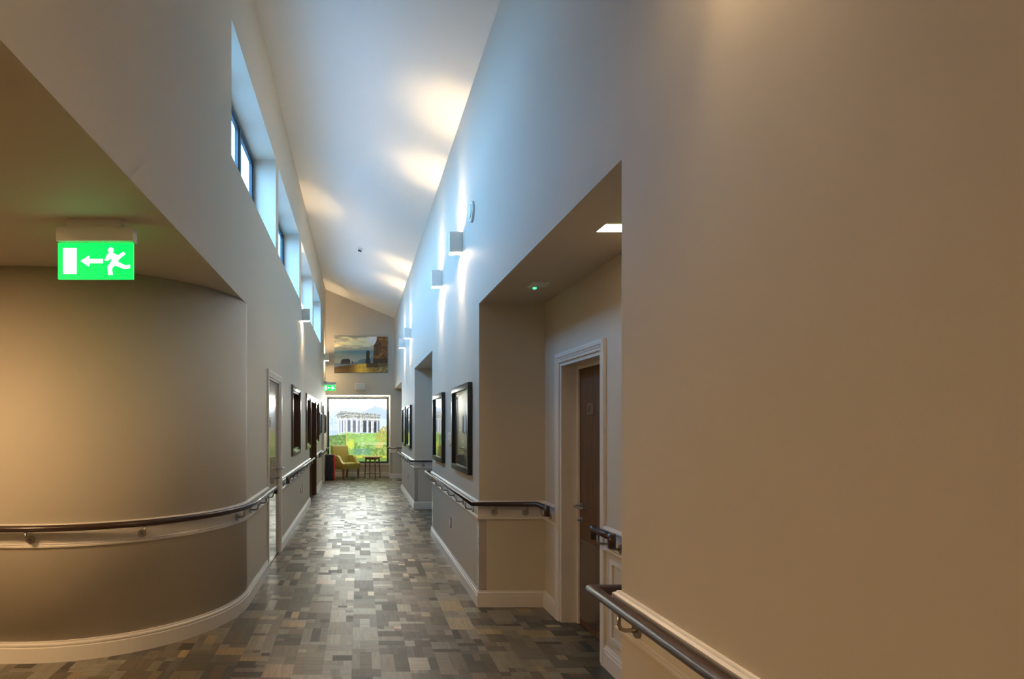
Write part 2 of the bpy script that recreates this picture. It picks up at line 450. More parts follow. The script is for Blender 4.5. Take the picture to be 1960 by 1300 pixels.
# ------------------------------------------------------------------ baseboards and dado bands
SKP = [(0, 0), (0.020, 0), (0.020, 0.095), (0.015, 0.099), (0.015, 0.104), (0.019, 0.109), (0.017, 0.118), (0.010, 0.124), (0.008, 0.134), (0, 0.135)]
DAP = [(0, 0.735), (0.013, 0.735), (0.019, 0.741), (0.019, 0.750), (0.013, 0.754), (0.016, 0.760), (0.011, 0.766), (0.011, 0.842), (0.018, 0.848),
       (0.013, 0.853), (0.022, 0.862), (0.026, 0.870), (0.026, 0.878), (0.016, 0.884), (0.012, 0.890), (0, 0.891)]
def flip(p): return [(-d, z) for d, z in p]
def runs(name, paths, prof, label):
    mb = MB()
    for p in paths: mb.sweep(p, prof)
    struct(mb.build(name, 'trim'), label, 'trim' if name.startswith('trim') else 'baseboard')
e = 0.0
arcw = arc + [(XL, 6.20)]
left_sk = [arcw, [(XL, 7.28), (XL, 11.60)], [(XL, 13.16), (XL, 15.20)], [(XL, 16.09), (XL, YN - 0.0)]]
left_da = [arcw, [(XL, 7.28), (XL, 11.60)], [(XL, 13.16), (XL, 15.20)], [(XL, 16.09), (XL, 17.0)]]
runs('baseboard_left', left_sk, flip(SKP), 'white moulded baseboard along the left wall and curve')
runs('trim_1', left_da, flip(DAP), 'white moulded dado band along the left wall and curve')
right_p = [[(XB, YB), (XB, YB)],]
right_sk = [[(XR, YB), (XR, 2.31), (XB, 2.31), (XB, 3.80)], [(XB, 4.74), (XB, 5.05), (XR, 5.05), (XR, 8.27), (XB, 8.27), (XB, 10.9), (XR, 10.9), (XR, 14.16), (XB, 14.16), (XB, YE), (NX, YE), (NX, YN), (XL, YN)]]
right_da = [[(XR, YB), (XR, 2.31), (XB, 2.31), (XB, 3.80)], [(XB, 4.74), (XB, 5.05), (XR, 5.05), (XR, 8.27), (XB, 8.27), (XB, 10.9), (XR, 10.9), (XR, 14.16), (XB, 14.16), (XB, YE), (NX, YE)]]
runs('baseboard_right', right_sk, SKP, 'white moulded baseboard along the right wall and recesses')
runs('trim_2', right_da, DAP, 'white moulded dado band along the right wall and recesses')
# panel mouldings on the wall beside the walnut door
mb = MB()
def pframe(y0, y1, z0, z1, w=0.03, d=0.012):
    mb.box(XB - d, XB, y0, y1, z0, z0 + w); mb.box(XB - d, XB, y0, y1, z1 - w, z1)
    mb.box(XB - d, XB, y0, y0 + w, z0 + w, z1 - w); mb.box(XB - d, XB, y1 - w, y1, z0 + w, z1 - w)
pframe(2.50, 3.72, 0.19, 0.70)
struct(mb.build('trim_3', 'trim', bevel=0.004), 'white panel moulding below the dado beside the walnut door', 'trim')

# ------------------------------------------------------------------ clerestory windows
names = ['nearest the camera with its blue grey mullions in view', 'second from the camera', 'third from the camera above the left wall light', 'farthest from the camera']
for k, (a, b) in enumerate(CLER):
    r = empty('window_%d' % (k + 2), (XL - 0.27, (a + b) / 2, CZ0))
    struct(r, 'high clerestory window with blue grey frame, ' + names[k], 'window')
    xf0, xf1 = XL - 0.30, XL - 0.245; w = 0.05
    mb = MB(); mb.box(xf0, xf1, a, b, CZ0, CZ0 + w); mb.box(xf0, xf1, a, b, CZ1 - w, CZ1)
    mb.box(xf0, xf1, a, a + w, CZ0 + w, CZ1 - w); mb.box(xf0, xf1, b - w, b, CZ0 + w, CZ1 - w)
    mb.build('frame', 'bluegrey', r, bevel=0.004)
    step = (b - a) / 3
    for j in (1, 2): MB().box(xf0, xf1, a + j * step - 0.035, a + j * step + 0.035, CZ0 + w, CZ1 - w).build('mullion', 'bluegrey', r, bevel=0.004)
    for j in range(3):
        y0 = a + j * step + (w if j == 0 else 0.035); y1 = a + (j + 1) * step - (w if j == 2 else 0.035)
        sm = MB(); z0, z1 = CZ0 + w, CZ1 - w; s_ = 0.03; xs0, xs1 = XL - 0.285, XL - 0.26
        sm.box(xs0, xs1, y0, y1, z0, z0 + s_); sm.box(xs0, xs1, y0, y1, z1 - s_, z1); sm.box(xs0, xs1, y0, y0 + s_, z0 + s_, z1 - s_); sm.box(xs0, xs1, y1 - s_, y1, z0 + s_, z1 - s_)
        sh = sm.build('sash', 'bluegrey', r)
        MB().box(XL - 0.275, XL - 0.271, y0 + s_, y1 - s_, z0 + s_, z1 - s_).build('pane', 'glass', r)
    # sampling portal in the opening (adds no light of its own)
    ld = bpy.data.lights.new('sky_portal', 'AREA'); ld.shape = 'RECTANGLE'; ld.size = CZ1 - CZ0; ld.size_y = b - a
    ld.cycles.is_portal = True
    lo = bpy.data.objects.new('sky_portal', ld); COL.objects.link(lo)
    lo.location = (XL - 0.31, (a + b) / 2, (CZ0 + CZ1) / 2); lo.rotation_euler = (0, -PI / 2, 0)

# ------------------------------------------------------------------ printed pictures (flat prints drawn as vertex colours)
def vnoise(x, y, seed=0):
    xi = np.floor(x).astype(int); yi = np.floor(y).astype(int); fx = x - xi; fy = y - yi
    fx = fx * fx * (3 - 2 * fx); fy = fy * fy * (3 - 2 * fy)
    def h(a, b):
        n = (a * 374761393 + b * 668265263 + seed * 974711) & 0x7fffffff
        n = ((n ^ (n >> 13)) * 1274126177) & 0x7fffffff
        return ((n ^ (n >> 16)) & 0xffff) / 65535.0
    return (h(xi, yi) * (1 - fx) + h(xi + 1, yi) * fx) * (1 - fy) + (h(xi, yi + 1) * (1 - fx) + h(xi + 1, yi + 1) * fx) * fy
def fbm(x, y, seed=0, o=4):
    t = 0; a = 0.5; s = 0
    for i in range(o):
        t = t + a * vnoise(x * 2 ** i, y * 2 ** i, seed + i); s += a; a *= 0.55
    return t / s
def inpoly(x, y, P):
    r = np.zeros(x.shape, bool); n = len(P)
    for i in range(n):
        (x1, y1), (x2, y2) = P[i], P[(i + 1) % n]
        if y1 == y2: continue
        c = ((y1 > y) != (y2 > y)) & (x < (x2 - x1) * (y - y1) / (y2 - y1) + x1)
        r ^= c
    return r
def put(C, m, col, a=1.0):
    m = np.asarray(m, float) * a
    for i in range(3): C[..., i] = C[..., i] * (1 - m) + col[i] * m if not hasattr(col[i], 'shape') else C[..., i] * (1 - m) + col[i] * m
def print_grid(name, corner, du, dv, n, m, func, material, parent):
    """flat print: corner at top left, du to the right, dv downwards; func(x,y) -> sRGB colours"""
    u, v = np.meshgrid(np.linspace(0, 1, n), np.linspace(0, 1, m))
    C = np.clip(func(u, v), 0, 1); C = np.where(C <= 0.04045, C / 12.92, ((C + 0.055) / 1.055) ** 2.4)
    c, du, dv = np.array(corner), np.array(du), np.array(dv)
    off = np.array(parent.location) if parent else 0
    P = c + u[..., None] * du + v[..., None] * dv - off
    idx = np.arange(n * m).reshape(m, n)
    F = np.stack([idx[:-1, :-1], idx[1:, :-1], idx[1:, 1:], idx[:-1, 1:]], -1).reshape(-1, 4)
    me = bpy.data.meshes.new(name); me.from_pydata(P.reshape(-1, 3).tolist(), [], F.tolist())
    colour(me, np.concatenate([C.reshape(-1, 3), np.ones((n * m, 1))], 1))
    me.materials.append(M[material]); o = bpy.data.objects.new(name, me); COL.objects.link(o); o.parent = parent
    return o
def temple(u, v):
    x = 205 + u * 775; y = 158 + v * 832
    C = np.zeros(x.shape + (3,)); n1 = fbm(u * 6, v * 6, 3); n2 = fbm(u * 40, v * 40, 9); n3 = fbm(u * 90, v * 90, 21, 2)
    t = np.clip((y - 200) / 420, 0, 1)
    for i, (a, b) in enumerate(((1.0, 0.80), (0.995, 0.85), (0.95, 0.98))): C[..., i] = a + (b - a) * t
    put(C, np.abs(x - 425) < 14, (0.86, 0.90, 0.97), 0.7 * 1.0)
    ridge = np.interp(x, [205, 240, 330, 420, 500, 575, 625, 640, 680, 740, 800, 825, 850, 890, 925, 940, 980], [330, 300, 285, 270, 262, 258, 262, 315, 318, 285, 262, 228, 262, 255, 275, 300, 290])
    put(C, (y > ridge) & (y < 640), (0.78, 0.83, 0.95), 0.55 + 0.2 * 0)
    put(C, (y > ridge) & (x > 640) & (y < 420), (0.68, 0.76, 0.92), 0.6)
    put(C, (y > 330) & (x < 300) & (y < 520) & (n2 > 0.62), (0.55, 0.75, 0.70), 0.6)
    put(C, (y > 580) & (x < 325) & (y < 640), (0.70, 0.78, 0.90), 0.6)
    # colonnade interior
    top = np.interp(x, [310, 440, 885], [432, 415, 438]); bot = np.interp(x, [320, 440, 500, 885], [612, 588, 600, 608])
    band = (x > 322) & (x < 884) & (y > top - 4) & (y < bot)
    put(C, band, (0.74, 0.77, 0.86))
    for a, b, k in ((343, 350, .7), (378, 388, .7), (415, 424, .6), (455, 490, .62), (528, 562, .62), (598, 612, .55), (668, 705, .30), (742, 768, .32), (812, 845, .22), (868, 884, .5)):
        put(C, band & (x > a) & (x < b) & (y > top + 22), (k * 0.62, k * 0.66, k * 0.72), 0.85)
    put(C, band & (x > 640) & (y < top + 30), (0.42, 0.43, 0.45), 0.5)
    for cx, w in ((335, 9), (368, 9), (403, 10), (437, 13), (508, 13), (580, 13), (630, 10), (655, 13), (728, 13), (778, 8), (800, 13), (856, 9)):
        d = (x - cx) / w; lit = 0.97 - 0.25 * np.clip(d, -1, 1) - (0.22 if cx > 640 else 0.0) * (0.5 + 0.5 * d)
        lit = lit - 0.35 * (n3 > 0.6) * (0.4 + (cx > 600) * 0.6)
        put(C, band & (np.abs(d) < 1), (lit, lit, lit * 0.97))
        put(C, band & (np.abs(x - cx) < w * 1.5) & (y < top + 9), (0.85, 0.85, 0.80))
    ent = inpoly(x, y, [(290, 380), (350, 312), (432, 322), (640, 338), (905, 362), (888, 388), (880, 440), (432, 420), (318, 432), (312, 392)])
    stone = 0.80 + 0.25 * (n2 - 0.5) - 0.35 * (n3 > 0.58)
    put(C, ent, (stone, stone, stone * 0.95))
    put(C, inpoly(x, y, [(312, 378), (352, 330), (418, 345), (425, 360)]), (0.60, 0.62, 0.64), 0.8)
    for k in (352, 384):
        yy = np.interp(x, [300, 430, 900], [k + 20, k - 6, k + 22]); put(C, ent & (np.abs(y - yy) < 4), (0.42, 0.43, 0.42), 0.7)
    yy = np.interp(x, [300, 430, 900], [428, 414, 432]); put(C, ent & (np.abs(y - yy) < 5), (0.98, 0.98, 0.92), 0.8)
    # hill and bushes
    hill = np.interp(x, [205, 280, 360, 450, 560, 700, 850, 980], [645, 640, 612, 592, 604, 612, 608, 618])
    g = (y > hill)
    gr = 0.55 + 0.35 * n1 + 0.25 * (n2 - 0.5)
    put(C, g, (gr * 0.72, gr * 0.95, gr * 0.45))
    put(C, g & (y < hill + 22) & (x > 330) & (x < 620), (0.85, 0.88, 0.78), 0.7)
    put(C, g & (y > 640) & (x < 430) & (n2 > 0.46), (0.20, 0.33, 0.13), 0.7)
    put(C, g & (y > 650) & (x < 330), (0.45, 0.52, 0.30), 0.35)
    rb = (x > 780 + 60 * n1) & (y > 520 + 140 * np.clip((930 - x) / 130, 0, 1)) & (n2 > 0.36)
    put(C, rb, (0.78, 0.70, 0.25), 0.75)
    put(C, rb & (n3 > 0.56), (0.45, 0.45, 0.18), 0.6)
    put(C, ((x - 490) / 62) ** 2 + ((y - 765) / 68) ** 2 < 0.1 + 1.6 * n2 * n3 * 2, (0.88, 0.88, 0.25), 0.7)
    put(C, (np.abs(x - 437) < 7) & (y > 620) & (y < 850), (0.88, 0.70, 0.35), 0.7)
    dk = (y > 735) & (n2 > 0.50)
    put(C, dk & (x > 540), (0.24, 0.42, 0.16), 0.7)
    put(C, (y > 735) & (y < 770) & (x > 590) & (n1 > 0.4), (0.80, 0.86, 0.60), 0.6)
    put(C, inpoly(x, y, [(820, 735), (930, 735), (930, 810), (820, 810)]) & (n2 > 0.4), (0.92, 0.80, 0.45), 0.65)
    put(C, (y > 820) & (y < 900) & (x > 530) & (x < 760), (0.36, 0.55, 0.50), 0.6)
    put(C, (y > 915) & (y < 945), (0.85, 0.82, 0.20), 0.75)
    put(C, (y > 945), (0.30, 0.45, 0.16), 0.7)
    put(C, (y > 945) & (n2 > 0.55), (0.55, 0.62, 0.25), 0.6)
    for k in range(0, 8):
        yy = 632 + k * 37; put(C, (np.abs(x - 652 + 10 * (k % 3 - 1)) < 15) & (np.abs(y - yy) < 3), (0.97, 0.99, 0.95), 0.7)
    put(C, g, (0.80, 0.82, 0.72), 0.16)  # pale veil: hazy glass reflections mixed into the hill colours
    C = np.clip(C, 0, 1)
    lin = np.where(C <= 0.04045, C / 12.92, ((C + 0.055) / 1.055) ** 2.4)
    open_sky = np.clip((ridge - y) / 30, 0, 1) * (~ent)
    lin = lin * (0.037 + 0.963 * open_sky[..., None])     # extra glow put into the sky colours to brighten floor and far end
    return np.where(lin <= 0.0031308, lin * 12.92, 1.055 * lin ** (1 / 2.4) - 0.055)
def beach(u, v):
    x = 327 + u * 818; y = 207 + v * 541
    C = np.zeros(x.shape + (3,)); n1 = fbm(u * 5, v * 12, 4); n2 = fbm(u * 50, v * 40, 8); n3 = fbm(u * 120, v * 90, 2, 2); n4 = fbm(u * 14, v * 16, 31)
    t = np.clip((y - 207) / 400, 0, 1)
    for i, (a, b) in enumerate(((0.50, 0.42), (0.50, 0.50), (0.44, 0.50))): C[..., i] = a + (b - a) * t
    cl = np.clip((n1 - 0.38) * 3.2, 0, 1) * np.clip((425 - y) / 60, 0, 1)
    put(C, cl, (0.80, 0.76, 0.60), 0.9)
    put(C, np.exp(-(((x - 940) / 110) ** 2 + ((y - 265) / 75) ** 2)), (0.93, 0.91, 0.84), 0.95)
    put(C, np.exp(-(((x - 640) / 200) ** 2 + ((y - 310) / 40) ** 2)), (0.93, 0.88, 0.68), 0.75)
    put(C, np.exp(-(((x - 420) / 170) ** 2 + ((y - 385) / 22) ** 2)), (0.34, 0.39, 0.42), 0.85)
    put(C, np.exp(-(((x - 360) / 70) ** 2 + ((y - 225) / 30) ** 2)), (0.36, 0.38, 0.38), 0.7)
    put(C, np.clip((y - 405) / 15, 0, 1) * np.clip((500 - y) / 50, 0, 1), (0.30, 0.43, 0.48), 0.8)
    put(C, np.exp(-((y - 480) / 9) ** 2) * (x < 520), (0.58, 0.58, 0.52), 0.5)
    put(C, np.clip((y - 500) / 90, 0, 1), (0.60, 0.61, 0.56), 0.8)
    put(C, (y > 608), (0.38, 0.44, 0.50))
    coast = np.interp(x, [590, 640, 690, 700, 760, 800, 880, 900, 905, 925], [612, 585, 580, 560, 545, 540, 540, 488, 488, 525])
    put(C, (y > coast) & (x > 590) & (y < 625), (0.30, 0.37, 0.40), 0.9)
    put(C, inpoly(x, y, [(590, 620), (592, 578), (606, 570), (618, 585), (622, 620)]), (0.22, 0.26, 0.28))
    rk = inpoly(x, y, [(424, 622), (428, 580), (440, 560), (456, 545), (550, 543), (570, 560), (576, 590), (575, 622)])
    put(C, rk, (0.16 + 0.05 * n4, 0.16 + 0.05 * n4, 0.17))
    sand = np.interp(x, [327, 420, 560, 700, 800, 930, 1145], [668, 652, 632, 620, 612, 604, 600]); s = y > sand
    b = 0.42 + 0.55 * (n3 - 0.45) + 0.35 * np.exp(-(((x - 740) / 130) ** 2))
    put(C, s, (b * 0.98, b * 0.76, b * 0.30))
    put(C, s * np.clip((700 - x) / 160, 0, 1), (0.16, 0.11, 0.06), 0.6)
    put(C, s & (y < sand + 55 + 20 * n1) & (x > 820), (0.16, 0.12, 0.06), 0.72)
    put(C, s & (x > 1000) & (n3 > 0.62), (0.75, 0.68, 0.52), 0.7)
    st = inpoly(x, y, [(803, 612), (808, 560), (816, 520), (813, 480), (818, 440), (822, 425), (845, 414), (866, 424), (872, 440), (870, 500), (876, 540), (884, 575), (884, 610)])
    put(C, st, (0.14 + 0.10 * n4, 0.13 + 0.09 * n4, 0.10))
    cf = inpoly(x, y, [(925, 606), (922, 560), (930, 500), (925, 450), (932, 400), (930, 345), (945, 320), (965, 290), (978, 255), (976, 225), (985, 207), (1145, 207), (1145, 604)])
    k = 0.16 + 0.30 * n4 * n4 + 0.45 * np.clip(n2 - 0.52, 0, 1) * np.clip((x - 930) / 120, 0, 1)
    put(C, cf, (k * 1.3, k * 0.88, k * 0.36))
    put(C, cf & (n3 > 0.66) & (x > 1050) & (y < 480), (0.62, 0.48, 0.20), 0.6)
    put(C, cf & (y > 540), (0.09, 0.07, 0.04), 0.55)
    C = np.clip(C, 0, 1); C = np.where(C <= 0.04045, C / 12.92, ((C + 0.055) / 1.055) ** 2.4) * 1.9
    C = np.clip(C, 0, 0.92)
    return np.where(C <= 0.0031308, C * 12.92, 1.055 * C ** (1 / 2.4) - 0.055)

# end window with the backlit temple film
r = empty('window_1', ((WX0 + WX1) / 2, YN + 0.05, WZ0)); struct(r, 'large end window covered by a backlit print of a columned temple on a hill', 'window')
w = 0.055; y0, y1 = YN + 0.03, YN + 0.10
for nm, bx in (('frame', (WX0, WX1, WZ0, WZ0 + w)), ('frame', (WX0, WX1, WZ1 - w, WZ1)), ('frame', (WX0, WX0 + w, WZ0 + w, WZ1 - w)), ('frame', (WX1 - w, WX1, WZ0 + w, WZ1 - w))):
    MB().box(bx[0], bx[1], y0, y1, bx[2], bx[3]).build(nm, 'darkgrey', r, bevel=0.004)
print_grid('window_film', (WX0 + w, YN + 0.075, WZ1 - w), (WX1 - WX0 - 2 * w, 0, 0), (0, 0, -(WZ1 - WZ0 - 2 * w)), 260, 280, temple, 'backlit', r)
MB().box(WX0 + w, WX1 - w, YN + 0.066, YN + 0.070, WZ0 + w, WZ1 - w).build('pane', 'glass', r)
mb = MB(); mb.box(WX0 - 0.018, NX - 0.001, YN - 0.012, YN - 0.0005, NZ - 0.035, NZ - 0.001); mb.box(WX1, NX - 0.001, YN - 0.012, YN - 0.0005, WZ0, NZ - 0.036)
mb.build('reveal_lining', 'trim', r)
MB().box(WX0 - 0.018, NX - 0.002, YN - 0.03, YN + 0.03, WZ0 - 0.045, WZ0 - 0.0005).build('window_sill', 'trim', r, bevel=0.004)

# ------------------------------------------------------------------ doors
def architrave(r, xface, sgn, a, b, top, name='architrave', m='trim', w=0.07):
    """moulded frame round an opening in a wall plane x = xface; sgn = direction into the corridor"""
    P = [(0, 0), (0.018, 0), (0.022, 0.008), (0.022, w * 0.45), (0.016, w * 0.55), (0.016, w * 0.68), (0.012, w * 0.74), (0.012, w), (0, w)]   # (out of wall, across)
    mb = MB(); pts = []
    path = [((a, -1), (a, 0.0)), ((a, -1), (a, top)), ((b, 1), (b, top)), ((b, 1), (b, 0.0))]
    rings = []
    for k, ((_, s), (y, z)) in enumerate(path):
        ring = []
        for d, t in P:
            t2 = w - t
            yy = y + s * t2; zz = z + (t2 if k in (1, 2) else 0)
            ring.append((xface + sgn * d, yy, zz))
        rings.append(ring)
    m_ = len(P); vs = [q for rg in rings for q in rg]
    fs = [(i * m_ + j, i * m_ + (j + 1) % m_, (i + 1) * m_ + (j + 1) % m_, (i + 1) * m_ + j) for i in range(3) for j in range(m_)]
    fs += [tuple(range(m_)), tuple(range(3 * m_, 4 * m_))]
    mb.add(vs, fs); return mb.build(name, m, r)
def lever(r, x, y, z, sgn, ydir):
    """U-shaped lever handle on a leaf face x, pointing ydir, on a round rose"""
    h = MB().tube([(x, y, z), (x + sgn * 0.045, y, z), (x + sgn * 0.06, y + ydir * 0.012, z), (x + sgn * 0.062, y + ydir * 0.03, z), (x + sgn * 0.062, y + ydir * 0.115, z), (x + sgn * 0.055, y + ydir * 0.128, z), (x + sgn * 0.02, y + ydir * 0.13, z)], 0.0095, 10).build('handle', 'steel', r)
    MB().disc((x, y, z), 0, 0.026, 0.008, 20, sgn).build('rose', 'steel', h)
    t = MB().disc((x, y, z - 0.105), 0, 0.024, 0.008, 20, sgn).build('lock', 'steel', r)
    MB().tube([(x + sgn * 0.008, y, z - 0.105), (x + sgn * 0.035, y, z - 0.105)], 0.011, 10).build('thumb_turn', 'steel', t)

# left white-framed door
r = empty('door_1', (XL, sum(D1) / 2, 0)); struct(r, 'veneered door with polished steel kick plate in the left wall beside the curve', 'door')
architrave(r, XL, 1, *D1, 2.04)
ln = MB(); ln.box(XL - 0.16, XL, D1[0], D1[0] + 0.025, 0, 2.04); ln.box(XL - 0.16, XL, D1[1] - 0.025, D1[1], 0, 2.04); ln.box(XL - 0.16, XL, D1[0] + 0.025, D1[1] - 0.025, 2.015, 2.04)
ln.build('door_lining', 'trim', r)
xf = XL - 0.018
M['doorlight'] = wood('satin_oak_veneer', (0.20, 0.13, 0.075), (0.27, 0.185, 0.11), 0.24, coat=0.35)
lf = MB().box(xf - 0.044, xf, D1[0] + 0.028, D1[1] - 0.028, 0.006, 2.012).build('door_leaf', 'doorlight', r)
kp = MB().box(xf, xf + 0.002, D1[0] + 0.04, D1[1] - 0.04, 0.012, 0.80).build('kick_plate', 'mirror_steel', r)
for zz in (0.04, 0.4, 0.77):
    for yy in (D1[0] + 0.06, D1[1] - 0.06): MB().disc((xf + 0.002, yy, zz), 0, 0.006, 0.002, 10).build('screw', 'darkgrey', kp)
sp = MB().box(xf, xf + 0.004, 6.52, 6.72, 1.50, 1.61).build('sign_plate', 'steel', r)
MB().box(xf + 0.004, xf + 0.0045, 6.55, 6.59, 1.53, 1.58).build('slot', 'darkgrey', sp)
lever(r, xf, D1[1] - 0.11, 1.01, 1, 1)
# brown timber doorway with two sidelights
r = empty('door_2', (XL, sum(DB) / 2, 0)); struct(r, 'brown timber doorway with a sidelight window on each side', 'door')
def brown_light(r, y0, y1, z0, z1, sill=True):
    fr = MB(); d = 0.13; t = 0.035
    fr.box(XL - d, XL, y0, y0 + t, z0, z1); fr.box(XL - d, XL, y1 - t, y1, z0, z1); fr.box(XL - d, XL, y0 + t, y1 - t, z1 - t, z1); fr.box(XL - d, XL, y0 + t, y1 - t, z0, z0 + t)
    f = fr.build('frame', 'brownframe', r)
    bd = MB(); q = 0.02
    bd.box(XL - 0.10, XL - 0.08, y0 + t, y0 + t + q, z0 + t, z1 - t); bd.box(XL - 0.10, XL - 0.08, y1 - t - q, y1 - t, z0 + t, z1 - t)
    bd.box(XL - 0.10, XL - 0.08, y0 + t + q, y1 - t - q, z0 + t, z0 + t + q); bd.box(XL - 0.10, XL - 0.08, y0 + t + q, y1 - t - q, z1 - t - q, z1 - t)
    bd.build('glazing_bead', 'brownframe', r)
    MB().box(XL - 0.094, XL - 0.088, y0 + t + q, y1 - t - q, z0 + t + q, z1 - t - q).build('pane', 'glass', r)
def brown_arch(r, y0, y1, z0, z1, bottom=True, w=0.07):
    for a in (( y0 - w, y0, z0 - (w if bottom else 0), z1 + w), (y1, y1 + w, z0 - (w if bottom else 0), z1 + w), (y0, y1, z1, z1 + w)) + (((y0, y1, z0 - w, z0),) if bottom else ()):
        m_ = MB(); m_.box(XL, XL + 0.016, *a)
        k = 0.018
        m_.box(XL + 0.016, XL + 0.024, a[0] + k, a[1] - k, a[2] + k, a[3] - k)
        m_.build('architrave', 'brownframe', r, bevel=0.004)
brown_light(r, S1[0], S1[1], 1.15, 2.03); brown_light(r, S2[0], S2[1], 1.15, 2.03)
ln = MB(); t = 0.035
ln.box(XL - 0.22, XL, DB[0], DB[0] + t, 0, 2.03); ln.box(XL - 0.22, XL, DB[1] - t, DB[1], 0, 2.03); ln.box(XL - 0.22, XL, DB[0] + t, DB[1] - t, 2.03 - t, 2.03)
ln.build('door_lining', 'brownframe', r)
for a, b in ((DB[0] + t + 0.004, sum(DB) / 2 + 0.25), (sum(DB) / 2 + 0.255, DB[1] - t - 0.004)):
    MB().box(XL - 0.18, XL - 0.136, a, b, 0.006, 1.99).build('door_leaf', 'walnut', r)
for a in ((S1[0] - 0.07, S1[0], 1.08, 2.10), (S2[1], S2[1] + 0.07, 1.08, 2.10), (S1[0], S2[1], 2.03, 2.10), (S1[0], S1[1], 1.08, 1.15), (S2[0], S2[1], 1.08, 1.15), (S1[1], DB[0], 0, 2.03), (DB[1], S2[0], 0, 2.03)):
    m_ = MB().box(XL, XL + 0.016, *a); k = 0.016; m_.box(XL + 0.016, XL + 0.024, a[0] + k, a[1] - k, a[2] + k, a[3] - k)
    m_.build('architrave', 'brownframe', r)
# far white door
r = empty('door_3', (XL, sum(D3) / 2, 0)); struct(r, 'white-framed door at the far end of the left wall between two framed pictures', 'door')
architrave(r, XL, 1, *D3, 2.03)
MB().box(XL - 0.07, XL - 0.02, D3[0] + 0.002, D3[1] - 0.002, 0.006, 2.028).build('door_leaf', 'doorlight', r)
lever(r, XL - 0.02, D3[0] + 0.1, 1.01, 1, 1)
# brown internal window
r = empty('window_6', (XL, (W1[0] + W1[1]) / 2, W1[2])); struct(r, 'brown timber internal window in the left wall beside the steel-plated door', 'window')
brown_light(r, *W1); brown_arch(r, *W1)

# walnut door in the right recess
r = empty('door_4', (XB, sum(DR) / 2, 0)); struct(r, 'walnut veneer door in a white moulded frame in the right recess', 'door')
architrave(r, XB, -1, *DR, 2.01)
ln = MB(); ln.box(XB, XB + 0.20, DR[0], DR[0] + 0.028, 0, 2.01); ln.box(XB, XB + 0.20, DR[1] - 0.028, DR[1], 0, 2.01); ln.box(XB, XB + 0.20, DR[0] + 0.028, DR[1] - 0.028, 1.982, 2.01)
ln.build('door_lining', 'trim', r)
xl = XB + 0.135
st = MB(); st.box(xl - 0.016, xl - 0.001, DR[1] - 0.055, DR[1] - 0.0285, 0, 1.98); st.box(xl - 0.016, xl - 0.001, DR[0] + 0.0285, DR[0] + 0.055, 0, 1.98); st.box(xl - 0.016, xl - 0.001, DR[0] + 0.056, DR[1] - 0.056, 1.955, 1.981)
st.build('door_stop', 'trim', r)
MB().box(xl, xl + 0.044, DR[0] + 0.031, DR[1] - 0.031, 0.006, 1.979).build('door_leaf', 'walnut', r)
M['kickclear'] = mat('clear_kick_sheet', (0.085, 0.052, 0.035), 0.16, coat=0.6)
kp = MB().box(xl - 0.003, xl - 0.0003, DR[0] + 0.058, DR[1] - 0.058, 0.05, 0.66).build('kick_plate', 'kickclear', r)
for zz in (0.075, 0.26, 0.45, 0.635):
    for yy in (DR[0] + 0.075, DR[1] - 0.075): MB().disc((xl - 0.003, yy, zz), 0, 0.006, 0.003, 10, -1).build('screw', 'steel', kp)
sp = MB().box(xl - 0.004, xl - 0.0003, 4.34, 4.46, 1.60, 1.69).build('sign_plate', 'steel', r)
MB().box(xl - 0.0055, xl - 0.004, 4.41, 4.445, 1.62, 1.67).build('slot', 'walnut', sp)
lever(r, xl, DR[1] - 0.095, 0.91, -1, -1)

# ------------------------------------------------------------------ handrails
RZ, RR = 0.872, 0.0215
def handrail(path, label, brackets, drop0=False, drop1=False, group='dark brown handrails'):
    """path: plan polyline of the rail centre; brackets: list of (rail point, wall point)"""
    r = empty('handrail', (path[0][0], path[0][1], 0)); tag(r, label, 'handrail', group)
    pts = [(x, y, RZ) for x, y in path]
    MB().tube(pts, RR, 16).build('rail', 'rail', r)
    for flag, i, j in ((drop0, 0, 1), (drop1, -1, -2)):
        if flag:
            p, q = Vector(pts[i]), Vector(pts[j]); d = (q - p).normalized(); c = p + d * RR * 0.2
            MB().tube([c + Vector((0, 0, RR * 0.98)), c - Vector((0, 0, 0.062))], RR * 1.03, 16).build('end_cap', 'rail', r)
    for (rx, ry), (wx, wy) in brackets:
        n = Vector((rx - wx, ry - wy, 0)).normalized(); L = math.hypot(rx - wx, ry - wy); zb = 0.793
        w0 = Vector((wx, wy, zb)) + n * 0.0125
        a = w0 + n * (L - 0.0125 - 0.022); p = Vector((rx, ry, zb))
        b = MB().tube([w0, a, a + n * 0.0155 + Vector((0, 0, 0.0065)), Vector((rx, ry, zb + 0.022)), Vector((rx, ry, RZ - RR * 0.95))], 0.0075, 10).build('bracket', 'steel', r)
        MB().tube([w0 - n * 0.001, w0 + n * 0.009], 0.027, 20).build('flange', 'steel', b)
    return r
def along(fix, val, wall, ts):
    return [(((val, t), (wall, t)) if fix == 'x' else ((t, val), (t, wall))) for t in ts]
RX, BX, LX = 0.93, 1.475, -0.87
